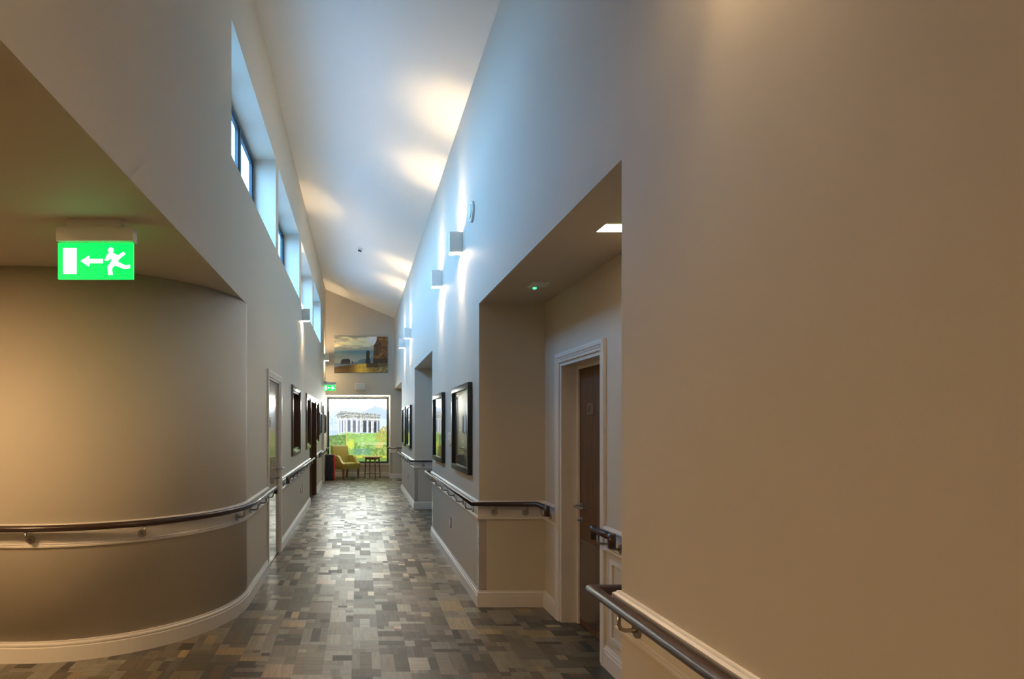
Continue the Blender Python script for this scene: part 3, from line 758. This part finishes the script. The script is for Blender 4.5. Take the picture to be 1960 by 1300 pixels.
# right
handrail([(1.44, 8.35), (RX, 8.35), (RX, 4.97), (BX, 4.97), (BX, 4.71)], 'dark brown handrail wrapping the near right wall below the large framed pictures',
         along('x', RX, XR, (5.25, 5.75, 6.25, 6.75, 7.25, 7.75, 8.1)) + along('y', 4.97, 5.05, (1.135, 1.395)) + along('x', BX, XB, (4.86,)), False, True)
handrail([(1.44, 14.24), (RX, 14.24), (RX, 10.82), (BX, 10.82), (BX, 10.5)], 'dark brown handrail wrapping the farther right wall below the distant framed pictures',
         along('x', RX, XR, (11.1, 11.7, 12.3, 12.9, 13.5, 14.0)) + along('y', 10.82, 10.9, (1.17, 1.4)), False, True)
handrail([(0.80, 17.02), (BX, 17.02), (BX, 14.6)], 'dark brown handrail on the end wall right of the temple window',
         along('y', 17.02, 17.1, (1.1, 1.35)) + along('x', BX, XB, (15.5,)), False, False)
handrail([(BX, 3.78), (BX, 3.50)], 'short dark brown handrail on the recess wall just right of the walnut door', along('x', BX, XB, (3.71, 3.55)), True, True)
handrail([(1.40, 2.39), (RX, 2.39), (RX, -1.2)], 'dark brown handrail turning the corner nearest the camera at lower right',
         along('x', RX, XR, (2.15, 1.55, 0.95)) + along('y', 2.39, 2.31, (1.2,)), False, False)
# left
oarc = [(CCX + (CRR + 0.08) * math.cos(a), CCY + (CRR + 0.08) * math.sin(a)) for a in [(-PI / 2) * (1 - i / 40) for i in range(41)]]
cbr = []
for ang in (-86, -55, -14):
    a = math.radians(ang)
    cbr.append(((CCX + (CRR + 0.08) * math.cos(a), CCY + (CRR + 0.08) * math.sin(a)), (CCX + CRR * math.cos(a), CCY + CRR * math.sin(a))))
handrail([(-3.2, CCY - CRR - 0.08)] + oarc + [(LX, 6.27)], 'dark handrail sweeping round the curved left wall', cbr + along('x', LX, XL, (5.2, 5.65, 6.1)), False, True)
handrail([(LX, 7.36), (LX, 11.66)], 'dark brown handrail under the brown window on the left wall', along('x', LX, XL, (7.45, 8.0, 8.55, 9.1, 9.65, 10.2, 10.75, 11.3)), True, False)
handrail([(LX, 13.3), (LX, 15.25)], 'dark brown handrail beyond the brown doorway on the left wall', along('x', LX, XL, (13.42, 14.0, 14.6, 15.1)), True, True)
handrail([(LX, 16.2), (LX, 17.0)], 'short dark brown handrail above the black case at the far left', along('x', LX, XL, (16.3, 16.85)), True, False)

# ------------------------------------------------------------------ corner guards
def guard(x, y, sx, sy, label):
    """L-shaped clear strip on an outside corner; sx, sy point from the corner along the two faces"""
    r = empty('corner_guard', (x, y, 0.14)); tag(r, label, 'corner guard', 'clear screwed corner guards')
    t = 0.003; w = 0.062; mb = MB()
    mb.box(x, x + sx * w, y, y - sy * t, 0.137, 0.733); mb.box(x, x - sx * t, y - sy * t, y + sy * w, 0.137, 0.733)
    mb.build('strip', 'guard', r)
    for z in (0.155, 0.34, 0.53, 0.715):
        MB().disc((x + sx * 0.045, y - sy * t, z), 1, 0.008, 0.003, 10, -sy).build('screw', 'steel', r)
        MB().disc((x - sx * t, y + sy * 0.045, z), 0, 0.008, 0.003, 10, -sx).build('screw', 'steel', r)
guard(XR, 5.05, 1, 1, 'clear screwed corner guard on the right wall corner beside the walnut door recess')
guard(XR, 10.9, 1, 1, 'clear screwed corner guard on the farther right wall corner under the handrail')
guard(XR, 8.27, 1, -1, 'clear screwed corner guard on the far corner of the near right wall')
guard(NX, 17.1, 1, 1, 'clear corner guard right of the temple window at the far end')

# ------------------------------------------------------------------ wall lights
def wall_light(xw, sgn, y, z, label):
    r = empty('wall_light', (xw, y, z)); tag(r, label, 'wall light', 'white up and down wall lights')
    d, h, w, t = 0.125, 0.20, 0.105, 0.004
    xa, xb = xw + sgn * 0.001, xw + sgn * d
    mb = MB()
    mb.box(xb - sgn * t, xb, y - w / 2, y + w / 2, z - h / 2, z + h / 2)
    mb.box(xa, xb - sgn * t, y - w / 2, y - w / 2 + t, z - h / 2, z + h / 2)
    mb.box(xa, xb - sgn * t, y + w / 2 - t, y + w / 2, z - h / 2, z + h / 2)
    mb.box(xa, xa + sgn * t, y - w / 2 + t, y + w / 2 - t, z - h / 2, z + h / 2)
    mb.build('housing', 'sconce', r)
    for s, nm in ((1, 'upper'), (-1, 'lower')):
        zz = z + s * (h / 2 - 0.012)
        MB().box(xa + sgn * 0.006, xb - sgn * 0.006, y - w / 2 + 0.006, y + w / 2 - 0.006, zz - 0.002, zz + 0.002).build('lens', 'lamp', r)
        ld = bpy.data.lights.new('lamp', 'SPOT'); ld.energy = SCONCE_W; ld.color = WARM
        ld.spot_size = math.radians(58); ld.spot_blend = 0.95; ld.shadow_soft_size = 0.015
        lo = bpy.data.objects.new('lamp', ld); COL.objects.link(lo); lo.parent = r
        lo.location = (sgn * 0.045, 0, s * (h / 2 + 0.004)); lo.rotation_euler = (0 if s < 0 else PI, 0, 0)
for y, z, lb in ((5.90, 3.31, 'white box wall light on the right wall beside the round sounder'),
                 (7.35, 3.31, 'white box wall light on the right wall, second from the round sounder'),
                 (11.73, 3.31, 'white box wall light on the right wall, third from the round sounder'),
                 (13.2, 3.31, 'white box wall light on the right wall, farthest from the round sounder'),
                 (1.52, 3.31, 'white box wall light on the right wall, first in front of the camera'),
                 (0.06, 3.31, 'white box wall light on the right wall right beside the camera')):
    wall_light(XR, -1, y, z, lb)
for y, z, lb in ((10.1, 3.37, 'white box wall light on the left wall below the third high window'),
                 (16.55, 3.39, 'white box wall light on the left wall above the far exit sign')):
    wall_light(XL, 1, y, z, lb)

# ------------------------------------------------------------------ ceiling fittings
def soffit_panel(x0, x1, y0, y1, label, m='panel'):
    r = empty('ceiling_light', ((x0 + x1) / 2, (y0 + y1) / 2, SOF)); tag(r, label, 'ceiling light')
    t = 0.008; mb = MB()
    mb.box(x0 - t, x0, y0 - t, y1 + t, SOF - 0.006, SOF); mb.box(x1, x1 + t, y0 - t, y1 + t, SOF - 0.006, SOF); mb.box(x0, x1, y0 - t, y0, SOF - 0.006, SOF); mb.box(x0, x1, y1, y1 + t, SOF - 0.006, SOF)
    mb.build('trim', 'white', r); MB().box(x0, x1, y0, y1, SOF - 0.004, SOF - 0.0005).build('diffuser', m, r)
soffit_panel(1.25, 1.42, 3.04, 3.16, 'small lit rectangular light in the soffit of the right recess')
soffit_panel(1.20, 1.30, 8.9, 9.0, 'small square downlight in the soffit of the middle right recess')
M['lobbylamp'] = mat('lobby_lamp_diffuser', (0.8, 0.8, 0.8), 0.5, emit=(1.0, 0.64, 0.32), estr=32.0)
soffit_panel(-3.2, -2.6, 1.6, 2.2, 'square warm ceiling light in the soffit of the left lobby', 'lobbylamp')
# detector with green led
r = empty('emergency_light', (1.306, 4.34, SOF)); tag(r, 'small square ceiling unit with a green led in the right recess soffit', 'emergency light')
MB().box(1.24, 1.37, 4.28, 4.42, SOF - 0.012, SOF).build('plate', 'white', r, bevel=0.004)
MB().tube([(1.300, 4.445, SOF), (1.300, 4.445, SOF - 0.016)], 0.013, 12).build('led', 'led', r)
r = empty('emergency_led', (1.40, 3.0, SOF)); tag(r, 'green led beside the lit panel in the right recess soffit', 'indicator light')
MB().tube([(1.33, 2.96, SOF), (1.33, 2.96, SOF - 0.010)], 0.011, 12).build('led', 'led', r)
MB().disc((1.33, 2.96, SOF), 2, 0.018, 0.004, 16, -1).build('bezel', 'white', r)
# motion sensor on the sloping ceiling
sx, sy = 0.03, 11.7; sz = cz(sx)
r = empty('motion_sensor', (sx, sy, sz)); tag(r, 'small white motion sensor on the high sloping ceiling', 'sensor')
sl = math.atan2(CR - CL, XR - XL)
MB().box(sx - 0.06, sx + 0.06, sy - 0.04, sy + 0.04, sz - 0.012, sz).rot(-sl, 'Y', (sx, sy, sz)).build('base', 'white', r)
MB().box(sx - 0.03, sx + 0.045, sy - 0.03, sy + 0.03, sz - 0.05, sz - 0.012).rot(-sl, 'Y', (sx, sy, sz)).build('body', 'white', r)
MB().box(sx - 0.026, sx + 0.042, sy - 0.031, sy + 0.02, sz - 0.066, sz - 0.05).rot(-sl, 'Y', (sx, sy, sz)).build('lens', 'black', r)
# round sounder on the right wall
r = empty('wall_sounder', (XR, 5.33, 3.42)); tag(r, 'round white sounder high on the right wall', 'sounder')
MB().tube([(XR, 5.33, 3.42), (XR - 0.018, 5.33, 3.42), (XR - 0.024, 5.33, 3.42)], [0.092, 0.092, 0.084], 32).build('rim', 'white', r)
MB().tube([(XR - 0.0245, 5.33, 3.42), (XR - 0.030, 5.33, 3.42), (XR - 0.034, 5.33, 3.42)], [0.066, 0.062, 0.045], 32).build('cover', 'white', r)

# ------------------------------------------------------------------ exit signs
def exit_sign(x0, x1, y, z0, z1, label, wall=True, est=None):
    r = empty('exit_sign', ((x0 + x1) / 2, y, z0)); tag(r, label, 'exit sign')
    W, H = x1 - x0, z1 - z0
    MB().box(x0 - (0.0 if not wall else 0), x1 + 0.008, y - 0.03, y + 0.03, z1 + 0.004, z1 + 0.075).build('housing', 'white', r, bevel=0.006)
    if wall: MB().box(XL + 0.0005, x0 + 0.07, y - 0.022, y + 0.022, z1 + 0.080, z1 + 0.11).build('bracket', 'white', r, bevel=0.004)
    else: MB().box(x0 + 0.05, x1 - 0.05, y - 0.02, y + 0.02, z1 + 0.075, SOF).build('bracket', 'white', r, bevel=0.004)
    MB().box(x0, x1, y - 0.006, y + 0.006, z0, z1).build('panel', 'green', r)
    yf = y - 0.0065
    def poly(P, nm):
        q = MB().prism([(x0 + u * W, z0 + v * H) for u, v in P], 1, yf - 0.001, yf); q.build(nm, 'greenw', r)
    poly([(0.07, 0.14), (0.25, 0.14), (0.25, 0.86), (0.07, 0.86)], 'door_pictogram')
    poly([(0.30, 0.5), (0.42, 0.66), (0.42, 0.56), (0.60, 0.56), (0.60, 0.44), (0.42, 0.44), (0.42, 0.34)], 'arrow_pictogram')
    # running figure: head, torso, arms, legs
    k = 10; hd = [(0.705 + 0.038 * math.cos(2 * PI * i / k), 0.80 + 0.085 * math.sin(2 * PI * i / k)) for i in range(k)]
    poly(hd, 'head_pictogram')
    poly([(0.66, 0.70), (0.72, 0.74), (0.80, 0.66), (0.87, 0.76), (0.90, 0.70), (0.81, 0.54), (0.80, 0.48), (0.90, 0.38), (0.96, 0.40), (0.96, 0.30), (0.88, 0.28), (0.76, 0.38), (0.72, 0.30), (0.73, 0.12), (0.67, 0.12), (0.66, 0.34), (0.71, 0.50), (0.71, 0.58), (0.66, 0.50), (0.62, 0.52)], 'runner_pictogram')
    return r
exit_sign(XL + 0.015, XL + 0.325, 16.1, 2.44, 2.59, 'green running figure exit sign on the left wall near the temple window')
exit_sign(-1.50, -1.125, 3.0, 2.255, 2.435, 'green running figure exit sign hanging from the left lobby soffit', False)

# ------------------------------------------------------------------ end wall things
r = empty('speaker', (0.04, YE, 2.60)); tag(r, 'small white box speaker on the end wall above the temple window', 'speaker')
MB().box(-0.10, 0.175, YE - 0.10, YE - 0.0005, 2.51, 2.70).build('case', 'white', r, bevel=0.015)
M['grille'] = mat('pale_grey_grille', (0.50, 0.52, 0.50), 0.6, noise=0.3, nscale=300)
MB().box(-0.085, 0.16, YE - 0.106, YE - 0.1005, 2.525, 2.685).build('grille', 'grille', r, bevel=0.002)
r = empty('canvas_print', (0.06, YE, 3.01)); tag(r, 'large unframed canvas print of a beach with dark sea stacks and a cliff', 'picture')
MB().box(-0.70, 0.815, YE - 0.035, YE - 0.002, 3.01, 4.03).build('stretcher', 'black', r)
print_grid('print', (-0.70, YE - 0.0362, 4.03), (1.515, 0, 0), (0, 0, -1.02), 260, 176, beach, 'canvas', r)

# ------------------------------------------------------------------ framed pictures
def framed(xw, sgn, y0, y1, z0, z1, w, d, func, label, group):
    r = empty('framed_picture', (xw, (y0 + y1) / 2, z0)); tag(r, label, 'picture', group)
    xa, xb = xw + sgn * 0.001, xw + sgn * d
    for b in ((y0, y1, z0, z0 + w), (y0, y1, z1 - w, z1), (y0, y0 + w, z0 + w, z1 - w), (y1 - w, y1, z0 + w, z1 - w)):
        MB().box(xa, xb, *b).build('frame', 'blackframe', r, bevel=0.003)
    xp = xw + sgn * (d - 0.022)
    MB().box(xa, xp - sgn * 0.002, y0 + w, y1 - w, z0 + w, z1 - w).build('backing', 'black', r)
    if sgn < 0: c, du = (xp, y1 - w, z1 - w), (0, -(y1 - y0 - 2 * w), 0)
    else: c, du = (xp, y0 + w, z1 - w), (0, y1 - y0 - 2 * w, 0)
    print_grid('print', c, du, (0, 0, -(z1 - z0 - 2 * w)), 60, 60, func, 'poster', r)
    return r
def landscape(seed, sky, land, hz):
    def f(u, v):
        C = np.zeros(u.shape + (3,)); n = fbm(u * 5, v * 5, seed); n2 = fbm(u * 16, v * 16, seed + 5)
        for i in range(3): C[..., i] = sky[i] * (0.8 + 0.35 * n)
        h = hz + 0.12 * (fbm(u * 3, u * 0 + 2, seed + 9) - 0.5)
        for i in range(3): C[..., i] = np.where(v > h, land[i] * (0.6 + 0.8 * n2), C[..., i])
        return C
    return f
G1 = 'black-framed glazed pictures'
framed(XR, -1, 5.34, 6.30, 1.078, 1.91, 0.055, 0.042, landscape(1, (0.16, 0.20, 0.24), (0.15, 0.16, 0.07), 0.55), 'large black-framed glazed picture on the right wall nearest the camera, right of the thermostat', G1)
framed(XR, -1, 7.02, 7.92, 1.078, 1.91, 0.055, 0.042, landscape(2, (0.15, 0.20, 0.26), (0.16, 0.18, 0.07), 0.5), 'large black-framed glazed picture on the right wall left of the thermostat', G1)
framed(XR, -1, 11.43, 12.35, 1.078, 1.91, 0.055, 0.042, landscape(3, (0.15, 0.20, 0.24), (0.14, 0.18, 0.08), 0.6), 'black-framed picture on the farther right wall, nearer of its pair', G1)
framed(XR, -1, 12.75, 13.6, 1.078, 1.91, 0.055, 0.042, landscape(4, (0.15, 0.19, 0.24), (0.15, 0.16, 0.08), 0.5), 'black-framed picture on the farther right wall, farther of its pair', G1)
framed(XL, 1, 14.16, 14.85, 1.29, 1.81, 0.035, 0.04, landscape(5, (0.35, 0.45, 0.55), (0.25, 0.32, 0.3), 0.7), 'small black-framed picture on the left wall just past the brown doorway', G1)
framed(XL, 1, 16.25, 16.8, 1.295, 1.80, 0.035, 0.04, landscape(6, (0.35, 0.45, 0.55), (0.25, 0.32, 0.3), 0.7), 'small black-framed picture at the far end of the left wall above the black case', G1)

# ------------------------------------------------------------------ switch plates, thermostat
def plate(xw, sgn, y, z, label, w=0.088, h=0.088, m='steel', cat='socket', name='socket_plate'):
    r = empty(name, (xw, y, z)); tag(r, label, cat)
    MB().box(xw + sgn * 0.0005, xw + sgn * 0.009, y - w / 2, y + w / 2, z - h / 2, z + h / 2).build('plate', m, r, bevel=0.002)
    MB().box(xw + sgn * 0.009, xw + sgn * 0.012, y - w * 0.28, y + w * 0.28, z - h * 0.3, z + h * 0.3).build('insert', 'white', r, bevel=0.001)
    return r
plate(XL, 1, 9.80, 0.455, 'steel socket plate low on the left wall, nearer of two')
plate(XL, 1, 10.10, 0.455, 'steel socket plate low on the left wall, farther of two', h=0.14)
plate(XR, -1, 6.60, 0.457, 'steel socket plate low on the near right wall', h=0.11)
plate(XR, -1, 12.36, 0.455, 'steel socket plate low on the farther right wall')
plate(XL, 1, 16.2, 1.10, 'small red and white call point beside the far left door', m='red', cat='call point', name='call_point')
r = empty('thermostat', (XR, 6.62, 1.32)); tag(r, 'small white thermostat on the right wall between two black-framed pictures', 'thermostat')
MB().box(XR - 0.022, XR - 0.0005, 6.57, 6.67, 1.31, 1.44).build('case', 'white', r, bevel=0.004)
MB().box(XR - 0.0235, XR - 0.0225, 6.59, 6.65, 1.385, 1.425).build('display', 'grille', r)
MB().box(XR - 0.0245, XR - 0.0225, 6.60, 6.64, 1.325, 1.365).build('button', 'steel', r)

# ------------------------------------------------------------------ armchair (built at the origin facing -y, then turned)
def armchair():
    r = empty('armchair', (0, 0, 0)); tag(r, 'olive green leather armchair with brown legs by the temple window', 'armchair')
    W = 0.60
    MB().box(-0.22, 0.22, -0.30, 0.20, 0.335, 0.455).build('seat', 'leather', r, bevel=0.035, seg=4)
    MB().box(-0.285, 0.285, -0.285, 0.27, 0.285, 0.36).build('seat_base', 'leather', r, bevel=0.02, seg=3)
    MB().prism([(0.155, 0.36), (0.30, 0.36), (0.355, 0.90), (0.335, 0.93), (0.27, 0.93), (0.245, 0.90)], 0, -0.275, 0.275).build('backrest', 'leather', r, bevel=0.028, seg=3)
    for s in (-1, 1):
        P = [(0.30, 0.30), (0.315, 0.645), (0.02, 0.660), (-0.06, 0.645), (-0.12, 0.59), (-0.19, 0.50), (-0.27, 0.455), (-0.30, 0.44), (-0.295, 0.30)]
        MB().prism(P, 0, s * 0.225, s * 0.315).build('arm', 'leather', r, bevel=0.018, seg=3)
    for sx_ in (-1, 1):
        for sy_ in (-1, 1):
            x, y = sx_ * 0.262, (-0.255 if sy_ < 0 else 0.245); sp_ = 0.0 if sy_ < 0 else 0.05
            a, b = 0.026, 0.016
            v = [(x - a, y - a, 0.30), (x + a, y - a, 0.30), (x + a, y + a, 0.30), (x - a, y + a, 0.30), (x - b, y + sp_ - b, 0), (x + b, y + sp_ - b, 0), (x + b, y + sp_ + b, 0), (x - b, y + sp_ + b, 0)]
            MB().add(v, [(0, 1, 2, 3), (7, 6, 5, 4), (0, 1, 5, 4), (1, 2, 6, 5), (2, 3, 7, 6), (3, 0, 4, 7)]).build('leg', 'legwood', r, bevel=0.004)
    return r
ch = armchair(); ch.location = (-0.38, 17.05, 0.0005); ch.rotation_euler = (0, 0, math.radians(38))

# ------------------------------------------------------------------ side table
tx, ty = 0.385, 17.05
r = empty('side_table', (tx, ty, 0)); tag(r, 'small pale oak side table with four slim legs beside the armchair', 'table')
R = 0.285; oct_ = [(tx + R * math.cos(2 * PI * i / 40), ty + R * math.sin(2 * PI * i / 40)) for i in range(40)]
MB().prism(oct_, 2, 0.605, 0.63).build('tabletop', 'oak', r, bevel=0.006)
d = 0.19
legs = [(tx - d, ty - d * 0.35), (tx + d * 0.35, ty - d), (tx + d, ty + d * 0.35), (tx - d * 0.35, ty + d)]
ap = MB()
for i in range(4):
    a, b = Vector(legs[i]), Vector(legs[(i + 1) % 4]); t_ = (b - a).normalized(); n_ = Vector((-t_.y, t_.x)) * 0.009
    q = [a + t_ * 0.018 + n_, b - t_ * 0.018 + n_, b - t_ * 0.018 - n_, a + t_ * 0.018 - n_]
    ap.prism([tuple(p) for p in q], 2, 0.545, 0.604)
ap.build('apron', 'legwood', r)
for x, y in legs:
    dx, dy = (x - tx) * 0.16, (y - ty) * 0.16
    MB().tube([(x, y, 0.604), (x, y, 0.54), (x + dx, y + dy, 0.0005)], [0.021, 0.021, 0.013], 8).build('leg', 'legwood', r)
for i in (0, 1):
    a, b = legs[i], legs[i + 2]; q = 1.12
    MB().tube([(tx + (a[0] - tx) * q, ty + (a[1] - ty) * q, 0.145 + 0.012 * i), (tx + (b[0] - tx) * q, ty + (b[1] - ty) * q, 0.145 + 0.012 * i)], 0.009, 8).build('stretcher', 'legwood', r)

# ------------------------------------------------------------------ black and red case
bx0, bx1, by0, by1 = -0.925, -0.70, 16.45, 16.72
r = empty('storage_case', ((bx0 + bx1) / 2, (by0 + by1) / 2, 0)); tag(r, 'upright black case with a red edge and latches standing by the left wall', 'case')
MB().box(bx0, bx1, by0, by1, 0.003, 0.705).build('body', 'black', r, bevel=0.015, seg=3)
MB().box(bx1, bx1 + 0.035, by0 + 0.004, by1 - 0.004, 0.008, 0.70).build('door', 'red', r, bevel=0.008)
for z in (0.13, 0.55):
    for q in (0.0, 0.045): MB().box(bx1 - 0.03, bx1 + 0.042, by0 - 0.008, by0 + 0.004, z + q, z + q + 0.02).build('latch', 'red', r, bevel=0.003)
